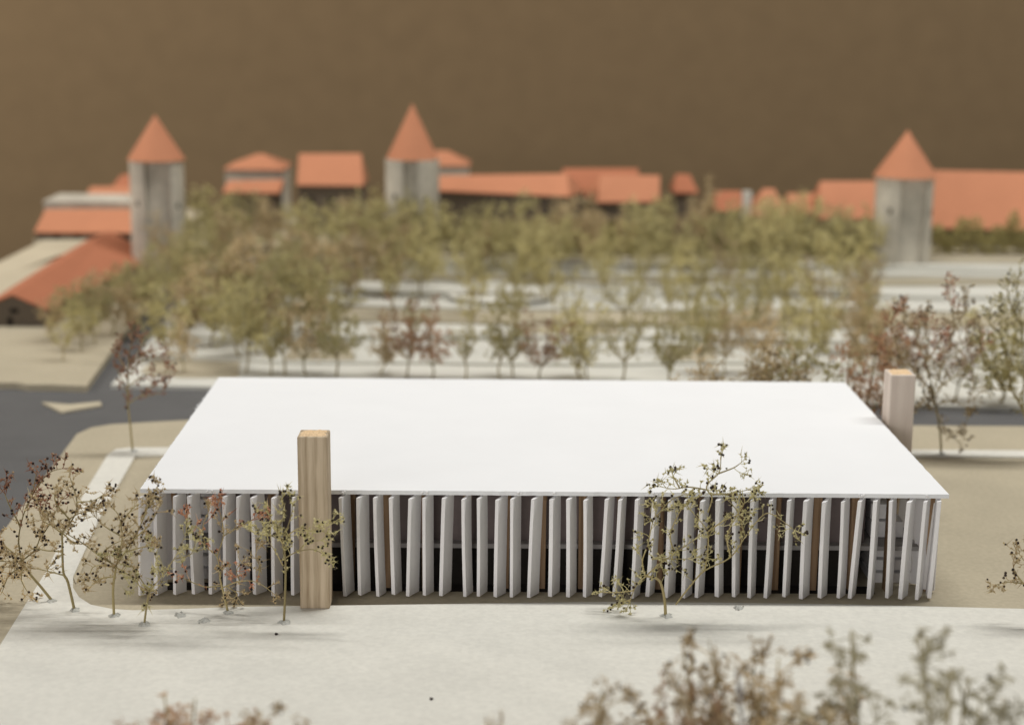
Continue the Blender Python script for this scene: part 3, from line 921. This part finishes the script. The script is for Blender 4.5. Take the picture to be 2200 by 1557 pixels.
GG = 'dried flower trees of the blurred grove in the park'
LEFT = ((111, (345, 440, 490, 565, 690)), (115, (375, 425, 500, 560, 650)), (119, (350, 405, 455, 520, 590, 680)), (124, (375, 430, 490, 545, 610, 680, 770)),
        (129, (380, 430, 480, 530, 585, 640, 700, 760, 845)), (134, (390, 445, 500, 560, 620, 680, 745, 810)), (140.2, (405, 450, 500, 548, 600, 655, 712, 770, 812)))
MID = ((111, (1360, 1420)), (113.5, (885, 1000, 1120, 1240)), (121, (860, 1010, 1190, 1330, 1425)), (128, (840, 900, 1030, 1085, 1165, 1290, 1400)),
       (133.5, (870, 925, 985, 1050, 1110, 1170, 1240, 1300, 1370, 1430)), (137, (850, 905, 960, 1020, 1080, 1140, 1200, 1265, 1330, 1395, 1455)), (140.4, (835, 880, 920, 975, 1030, 1090, 1150, 1210, 1270, 1335, 1400, 1460)))
RIGHT = ((107, (1500, 1570, 1640, 1705, 1770, 1850)), (114, (1520, 1600, 1690, 1750, 1830, 1890)), (122, (1480, 1540, 1600, 1680, 1760, 1835)), (130, (1480, 1545, 1600, 1650, 1710, 1790, 1850)),
         (136.5, (1500, 1555, 1610, 1665, 1720, 1775, 1830, 1890)), (140.4, (1510, 1570, 1630, 1690, 1745, 1800, 1850)))
for nm, rows, kset, lo, hi in (('left', LEFT, ('olive', 'tan', 'olive', 'tan', 'olive'), 4.7, 5.7), ('central', MID, None, 4.4, 5.4), ('right', RIGHT, ('olive', 'olive', 'tan', 'sparse'), 4.6, 5.6)):
    for ri, (y, pxs) in enumerate(rows):
        for ti, px in enumerate(pxs):
            kd = tr_rng.choice(kset if kset else (('sparse',) if y < 125 else ('olive', 'olive', 'sparse') if y < 130 else ('olive', 'olive', 'tan')))
            h = tr_rng.uniform(lo, hi)
            if y > 140: h *= 0.93
            grove(px + tr_rng.uniform(-24, 24), y + tr_rng.uniform(-2.4, 2.4) * (0.25 if y > 139 else 0.5 if y > 136 else 1), kd, h * tr_rng.uniform(.86, 1.14), f'{CW[kd]} dried flower tree, {ORD[ti]} in the {NTH[ri]} row of the {nm} grove', GG)
for px, y, h, lb in ((868, 138.4, 5.6, 'olive dried flower tree veiling the left half of the middle tower'), (912, 138.2, 4.9, 'olive dried flower tree veiling the right foot of the middle tower'),
                     (785, 141.5, 5.2, 'yellowish dried flower tree between the single orange roof and the middle tower'), (1515, 143.5, 6.6, 'tall brownish dried flower tree rising above the roofs right of centre'),
                     (1420, 141.8, 5.0, 'olive dried flower tree in front of the lone small rust roof'), (1660, 141.8, 4.8, 'olive dried flower tree in front of the low peaked orange gable')):
    grove(px, y, 'tan' if 'brown' in lb else 'olive', h, lb, GG, z=2.5 if y > 138.6 else None)
GR = 'reddish dried flower trees behind the right half of the pavilion'
for i, (px, y, kd, h, lb) in enumerate(((1510, 88.3, 'tan', 5.5, 'tan brown dried flower tree peeping over the rear roof edge, left of the others'), (1580, 88.5, 'tan', 5.9, 'tan brown dried flower tree peeping over the middle right of the rear roof edge'),
                                        (1660, 88.3, 'tan', 5.4, 'low tan dried flower tree behind the roof edge, right of the two brown ones'), (1745, 88.5, 'olive', 5.6, 'olive dried flower tree behind the right end of the rear roof edge'),
                                        (1840, 88.4, 'red', 7.0, 'reddish dried flower tree at the rear right roof corner'))):
    grove(px, y, kd, h, lb, GR)
for px, y, kd, h, lb in ((1955, 98, 'red', 6.2, 'reddish dried flower tree across the road just right of the rear column'), (2050, 98.6, 'red', 5.4, 'reddish dried flower tree across the road, between the rear column and picture edge'),
                         (2150, 98.8, 'olive', 6.2, 'olive dried flower tree across the road near the right picture edge'), (1900, 100, 'tan', 5.6, 'tan dried flower tree across the road behind the rear column')):
    grove(px, y, kd, h, lb, GR, z=0.1)
skeleton_tree('wide reddish brown dried flower tree with drooping crown right of the rear column', (2022, 975), [(2020, 930), (2012, 880), (2005, 840)],
              [[(2005, 845), (1960, 790), (1925, 740), (1915, 690), (1930, 665)], [(2005, 840), (1990, 780), (1970, 720), (1985, 680)], [(2005, 840), (2030, 770), (2050, 700), (2040, 640), (2045, 610)], [(2005, 845), (2060, 800), (2100, 770), (2110, 730)],
               [(2030, 770), (2080, 740), (2095, 700)], [(2012, 870), (2045, 860), (2080, 880), (2075, 910)], [(2018, 900), (2035, 925), (2060, 950)], [(1960, 790), (1930, 780), (1905, 760)], [(1970, 720), (1945, 690), (1940, 660)], [(2050, 700), (2075, 670), (2080, 640)], [(2012, 870), (1985, 850), (1975, 870)], [(1990, 780), (2020, 730), (2010, 700)], [(2060, 800), (2090, 820), (2100, 840)]],
              CARD, 'far_tan', 31, k=.95, dark=.3, step=.13, tl=(.3, .75), red=lambda p: p.z > 5.2 and math.sin(p.x * 2.2) > .1, bare=.2, group=GR)
skeleton_tree('dark olive dried flower tree with a thick stem at the right picture edge', (2232, 985), [(2215, 930), (2198, 880), (2175, 840)],
              [[(2175, 840), (2140, 810), (2110, 770), (2105, 730)], [(2175, 840), (2165, 780), (2150, 720), (2155, 660)], [(2198, 880), (2200, 800), (2195, 700), (2185, 620), (2190, 590)], [(2175, 840), (2130, 835), (2090, 830)], [(2165, 780), (2190, 740), (2200, 690)], [(2190, 850), (2230, 780), (2240, 700)], [(2150, 720), (2125, 690), (2130, 660)], [(2195, 700), (2170, 650), (2165, 620)], [(2140, 810), (2120, 790), (2095, 790)]],
              CARD, 'far_olive', 32, k=.95, dark=.2, step=.13, tl=(.3, .75), bare=.2, r0=.09, group=GR)

# blurred trees close to the lens
GN = 'out of focus dried flower trees in the foreground'


def near_tree(px, y, top, kind, label, wide=1.0):
    x = XB(px, y, CARD)
    h = W(px, top, y).z - CARD
    grove(px, y, kind, h, label, GN, z=CARD, wide=wide)


near_tree(1325, 42.0, 1448, 'near_tan', 'out of focus tan dried flower tree leftmost of the foreground cluster at the right', .95)
near_tree(1420, 43.0, 1415, 'near_red', 'out of focus reddish dried flower tree left of the grey pin in the foreground', .7)
near_tree(1525, 43.5, 1368, 'near_tan', 'out of focus tan dried flower tree behind the grey pin in the foreground', 1.0)
near_tree(1675, 43.0, 1408, 'near_tan', 'out of focus tan dried flower tree right of the grey pin in the foreground', 1.2)
near_tree(1890, 41.5, 1345, 'near_green', 'out of focus grey green dried flower tree, tallest at the lower right', 1.15)
near_tree(2085, 41.0, 1480, 'near_green', 'out of focus dried flower tree lowest in the lower right corner', .8)
near_tree(345, 42.5, 1520, 'near_red', 'out of focus reddish dried flower tree lowest at the lower left edge', .9)
near_tree(455, 42.5, 1500, 'near_red', 'out of focus reddish dried flower tree barely showing at the lower left edge', 1.3)
near_tree(600, 42.5, 1515, 'near_tan', 'out of focus tan dried flower tree barely showing beside it at the bottom edge', 1.0)
near_tree(1058, 42, 1530, 'near_tan', 'out of focus dried flower tree with one tip showing at the bottom centre edge', .35)
# grey pin
yp = 39.5
p0 = Vector((XB(1583, yp, CARD), yp, CARD)); tz = W(1583, 1436, yp).z
g = MB(); g.tube([p0, p0 + Vector((0, 0, (tz - CARD) * .7)), Vector((XB(1583, yp, tz), yp, tz))], .055, .045, 7)
pr = g.build('pin', M['pin'], None, p0, smooth=True)
tag(pr, 'thin grey pin standing upright among the out of focus foreground trees', 'pin')
g = MB(); c = Vector((XB(1590, yp, tz - .5), yp, tz - .62)); g.box(c.x - .06, c.y - .03, c.z - .18, c.x + .06, c.y + .03, c.z + .18)
g.build('tape_flag', M['pin'], pr, p0)


# ================================================================== the old town
def tower(label, cx, y, wpx, py_top, py_apex, z0, gap_dir, gap, cone_px):
    zt = W(cx, py_top, y).z; za = W(cx, py_apex, y).z
    ctr = Vector((XB(cx, y, zt), y, z0))
    R = abs(XB(cx + wpx / 2, y, zt) - ctr.x); RC = abs(XB(cx + cone_px / 2, y, zt) - ctr.x)
    root = empty('tower', ctr, label, 'tower', 'round towers of the old town')
    g = MB(); n = 44; th = 0.16
    a0 = gap_dir + gap / 2; a1 = gap_dir - gap / 2 + 2 * math.pi
    for i in range(n + 1):
        t = a0 + (a1 - a0) * i / n
        cs, sn = math.cos(t), math.sin(t)
        for r, z in ((R, z0), (R, zt), (R - th, zt), (R - th, z0)):
            g.v.append(Vector((ctr.x + cs * r, ctr.y + sn * r, z)))
    for i in range(n):
        for k in range(4):
            q = (k + 1) % 4
            g.f.append((i * 4 + k, (i + 1) * 4 + k, (i + 1) * 4 + q, i * 4 + q))
    g.f.append((0, 1, 2, 3)); g.f.append((n * 4 + 3, n * 4 + 2, n * 4 + 1, n * 4))
    g.build('wall', M['greycard'], root, ctr)
    g = MB(); m = 40
    g.v.append(Vector((ctr.x, ctr.y, za)))
    for i in range(m):
        t = 2 * math.pi * i / m
        g.v.append(Vector((ctr.x + RC * math.cos(t), ctr.y + RC * math.sin(t), zt + .002)))
    for i in range(m):
        g.f.append((0, 1 + i, 1 + (i + 1) % m))
    g.f.append(tuple(range(m, 0, -1)))
    g.build('roof', M['orange'], root, ctr, smooth=False)
    # flat card added inside the open shell so its interior is less dark
    rc = (R - th) * math.cos(gap / 2) - 0.30
    ca = math.acos(rc / (R - th)) - .02
    e1 = Vector((math.cos(gap_dir - ca), math.sin(gap_dir - ca), 0)) * (R - th - .01); e2 = Vector((math.cos(gap_dir + ca), math.sin(gap_dir + ca), 0)) * (R - th - .01)
    bk_ = Vector((math.cos(gap_dir), math.sin(gap_dir), 0)) * -.1
    g = MB(); q = [ctr + e1, ctr + e2, ctr + e2 + bk_, ctr + e1 + bk_]
    g.hexa([(v.x, v.y, z0) for v in q] + [(v.x, v.y, zt - .02) for v in q]); g.build('shell_fill_panel', M['greycard'], root, ctr)
    # arrow slits and putlog holes, recessed boxes set into the wall
    for t, hz in ((gap_dir - gap / 2 - 0.35, .62), (gap_dir + gap / 2 + .3, .6)):
        p = Vector((ctr.x + math.cos(t) * (R - .06), ctr.y + math.sin(t) * (R - .06), z0 + (zt - z0) * hz))
        g = MB()
        ax = Vector((-math.sin(t), math.cos(t), 0)); ay = Vector((math.cos(t), math.sin(t), 0))
        cs = []
        for dz in (-.22, .22):
            for sx, sy in ((-1, -1), (1, -1), (1, 1), (-1, 1)):
                cs.append(p + ax * (.13 * sx) + ay * (.075 * sy) + Vector((0, 0, dz)))
        g.hexa(cs); g.build('window', M['dark'], root, ctr)
    return root


tower('left round tower with grey open shell and orange cone roof above the red barn', 336, 139, 116, 343, 246, 0.25 + 1.0, math.radians(-78), 1.0, 124)
tower('middle round tower with the tallest pointed orange cone roof', 886, 141, 116, 341, 222, 2.5, math.radians(-92), 0.55, 112)
tower('right round tower with orange cone roof beside the long terracotta hall', 1945, 139.6, 122, 379, 279, 2.35, math.radians(-80), 1.05, 136)


def house(label, eL, eR, rL, rR, yL, yR, dep, base, roof='orange', wall='darkwall', hip=0.0, windows=(), ov=0.12):
    """eL eR: eave ends, rL rR: ridge ends in the photograph; yL yR: distance of the eave ends; dep: half depth"""
    a, c = W(*eL, yL), W(*eR, yR)
    u = (c - a); u.z = 0; u.normalize()
    nrm = Vector((-u.y, u.x, 0))
    zb_ = min(a.z, c.z)
    a.z = c.z = (a.z + c.z) / 2
    p, q = W(*rL, yL + nrm.y * dep), W(*rR, yR + nrm.y * dep)
    zr = (p.z + q.z) / 2
    p.z = p.z * .5 + zr * .5; q.z = q.z * .5 + zr * .5
    a2, c2 = a + nrm * 2 * dep, c + nrm * 2 * dep
    ctr = Vector(((a.x + c2.x) / 2, (a.y + c2.y) / 2, base))
    root = empty('house', ctr, label, 'house', 'card houses of the old town')
    g = MB(); th = Vector((0, 0, 0.10))
    ro = [a - nrm * ov, c - nrm * ov, c2 + nrm * ov, a2 + nrm * ov, p, q]
    lo = [v - th for v in ro]
    g.v += ro + lo
    g.f += [(0, 1, 5, 4), (2, 3, 4, 5), (1, 2, 5), (3, 0, 4)]
    g.f += [(6 + 4, 6 + 5, 6 + 1, 6), (6 + 5, 6 + 4, 6 + 3, 6 + 2), (6 + 5, 6 + 2, 6 + 1), (6 + 4, 6, 6 + 3)]
    for i in range(4):
        j = (i + 1) % 4
        g.f.append((i + 6, j + 6, j, i))
    g.build('roof', M[roof], root, ctr)
    g = MB(); s = 0.12; z1 = a.z - 0.13
    i_ = [a + u * s + nrm * .1, c - u * s + nrm * .1, c2 - u * s - nrm * .1, a2 + u * s - nrm * .1]
    g.hexa([(v.x, v.y, base) for v in i_] + [(v.x, v.y, z1) for v in i_])
    g.build('wall', M[wall], root, ctr)
    for f, zf in windows:
        v = i_[0].lerp(i_[1], f); z = base + (z1 - base) * zf
        g = MB(); e = nrm * .05
        pts = [v - u * .25 - e, v + u * .25 - e, v + u * .25 + e * .5, v - u * .25 + e * .5]
        g.hexa([(k.x, k.y, z - .3) for k in pts] + [(k.x, k.y, z + .3) for k in pts])
        g.build('window', M['dark'], root, ctr)
    return root


house('house with a single plain orange roof slope left of the middle tower', (638, 398), (781, 396), (642, 331), (776, 329), 152, 152, 3.0, 2.5, windows=((.2, .7), (.5, .7), (.8, .7)))
house('house with a pointed hipped orange roof, nearest right of the left tower', (480, 359), (612, 368), (552, 331), (566, 330), 160, 160, 3.0, 2.5, wall='greycard')
house('low small orange roof below the pointed hipped roof', (478, 412), (600, 414), (490, 390), (610, 384), 154, 154, 1.6, 2.5)
house('small orange gable peeping out behind the right side of the middle tower', (925, 356), (1010, 355), (935, 323), (962, 324), 170, 170, 2.6, 2.5, wall='greycard')
house('long sloping orange roof right of the middle tower', (900, 414), (1224, 414), (905, 386), (1219, 364), 150, 146, 2.8, 2.5)
house('rust roof standing behind between two orange roofs right of the centre', (1205, 408), (1372, 406), (1210, 363), (1371, 361), 158, 158, 3.0, 2.5, roof='red', wall='greycard')
house('orange roof stepping forward at the right end of the long roof row', (1283, 432), (1416, 434), (1290, 374), (1418, 378), 148, 149, 2.8, 2.5)
house('small dark rust roof by itself behind the trees right of centre', (1448, 412), (1500, 414), (1452, 374), (1482, 375), 158, 158, 2.0, 2.5, roof='red')
house('low rust roof right of the lone small one', (1535, 452), (1596, 452), (1538, 410), (1592, 410), 150, 150, 2.0, 2.5, roof='red')
house('low orange gable with a peak just right of the white chimney', (1616, 462), (1692, 460), (1640, 405), (1664, 405), 148, 148, 2.4, 2.5)
house('low orange roof wedged between peaked gable and larger roof', (1690, 458), (1762, 458), (1692, 415), (1760, 415), 150, 150, 2.2, 2.5)
house('orange roof touching the left side of the right tower', (1758, 468), (1900, 470), (1762, 390), (1900, 388), 147, 147, 3.0, 2.5)
house('large long terracotta hall roof right of the right tower', (1985, 485), (2330, 500), (1990, 366), (2330, 372), 148, 146, 4.2, 2.5, windows=((.15, .5), (.4, .5), (.65, .5)))
house('orange roof with pale wall in the middle of the left houses', (74, 500), (300, 498), (98, 450), (300, 448), 143.6, 143.6, 2.6, ZP, wall='darkwall', windows=((.2, .5), (.4, .5)))
house('small orange roof with dark eave behind the grey flat block at the left', (178, 434), (300, 432), (195, 402), (300, 400), 156, 156, 2.4, ZP, roof='orange', wall='red')
house('small dark rust roof highest of the left houses beside the left tower', (240, 402), (300, 402), (262, 376), (300, 374), 164, 164, 2.2, ZP, roof='red')
# grey flat-roofed block
a, c = W(95, 450, 150), W(300, 450, 150)
z1 = W(95, 427, 153).z
ctr = Vector(((a.x + c.x) / 2, 152, ZP))
fb = empty('house', ctr, 'long grey flat roofed block behind the left orange roof', 'house', 'card houses of the old town')
g = MB(); g.box(a.x, 150, ZP, c.x, 156, z1); g.build('wall', M['greycard'], fb, ctr)
g = MB(); g.box(a.x - .1, 149.9, z1 + .002, c.x + .1, 156.1, z1 + .12); g.build('roof', M['greycard'], fb, ctr)
# white chimney
c = W(1606, 425, 149); g = MB(); g.box(c.x - .35, c.y, 2.5, c.x + .35, c.y + .7, W(1606, 412, 149).z)
o = g.build('chimney', M['whitecard'], None, Vector((c.x, c.y, 2.5)))
tag(o, 'narrow white card chimney between the rust roof and the peaked gable', 'chimney')

# barn with the long red roof at the left
yf = 119.0
ap, er = W(28, 630, yf), W(99, 660, yf)
el = Vector((2 * ap.x - er.x, yf, er.z))
bk = W(232, 497, 143.0)
ax = (bk - ap); L = ax.length; ax.normalize()
bz = 0.25
ctr = Vector((ap.x, yf, bz))
barn = empty('barn', ctr, 'long barn with red brown roof and dark gable at the left edge', 'house', 'card houses of the old town')
g = MB(); ovh = -ax * 0.25
top = [er + ovh, ap + ovh, el + ovh]
far = [p + ax * (L + .25) for p in (er, ap, el)]; far[0] = W(330, 546, 140.5)
fall = (er - ap) * 0.08
top[0] = top[0] + fall; far[0] = far[0] + fall
th = Vector((0, 0, -.12))
g.v += top + far + [p + th for p in top] + [p + th for p in far]
g.f += [(0, 3, 4, 1), (1, 4, 5, 2), (6, 7, 10, 9), (7, 8, 11, 10), (0, 1, 7, 6), (1, 2, 8, 7), (4, 3, 9, 10), (5, 4, 10, 11), (3, 0, 6, 9), (2, 5, 11, 8)]
g.build('roof', M['red'], barn, ctr)
g = MB(); d = Vector((0, 0, -.14))
f_ = [Vector((er.x, er.y, bz)), er + d, ap + d, el + d, Vector((el.x, el.y, bz))]
k_ = [p + ax * L for p in f_]; fr_ = W(328, 546, 140.5); k_[0] = Vector((fr_.x, fr_.y - .3, bz)); k_[1] = Vector((fr_.x - .1, fr_.y - .3, fr_.z - .14)); k_[4].z = bz
g.v += f_ + k_
g.f += [(0, 1, 2, 3, 4), (9, 8, 7, 6, 5)] + [(i, (i + 1) % 5, 5 + (i + 1) % 5, 5 + i) for i in range(5)]
g.build('wall', M['darkwall'], barn, ctr)
for px, py, hw, hh in ((30, 668, .28, .16), (22, 697, .17, .5)):
    c = W(px, py, yf - .04); g = MB(); g.box(c.x - hw, yf - .05, max(c.z - hh, bz + .001), c.x + hw, yf + .05, c.z + hh)
    g.build('window' if py < 680 else 'door', M['dark'], barn, ctr)

# city wall
a, c = XB(970, 144, 4), XB(1900, 144, 4)
g = MB(); g.box(a, 143.2, 2.502, c, 143.7, 5.0)
x = a
o = g.build('city_wall', M['citywall'], None, Vector((a, 143.2, 2.5))); tag(o, 'low brown card wall running behind the trees between the middle and right towers', 'wall')
k = 0
# hedges at the foot of the town
def hedge(px0, px1, y, h, label, seed):
    rng = random.Random(seed)
    x0, x1 = XB(px0, y, 3), XB(px1, y, 3)
    z = 2.5
    g = MB()
    for _ in range(int((x1 - x0) * 330)):
        x = rng.uniform(x0, x1); hh = h * (0.75 + .25 * math.sin(x * 1.7 + seed) + .15 * math.sin(x * 4.1))
        c = Vector((x, y + rng.gauss(0, .5), z + 0.03 + abs(rng.random()) ** .8 * hh))
        g.leaf(c, rvec(rng) * rng.uniform(.15, .35), .09)
    o = g.build('hedge', M['hedge'], None, Vector(((x0 + x1) / 2, y, z)))
    tag(o, label, 'hedge')


hedge(2004, 2300, 143.2, 3.2, 'dark olive hedge under the long terracotta hall right of the right tower', 1)
hedge(1500, 1890, 141.2, 3.0, 'dark olive hedge at the foot of the town left of the right tower', 2)
hedge(960, 1460, 141.4, 2.6, 'brown olive hedge in front of the town behind the central trees', 3)
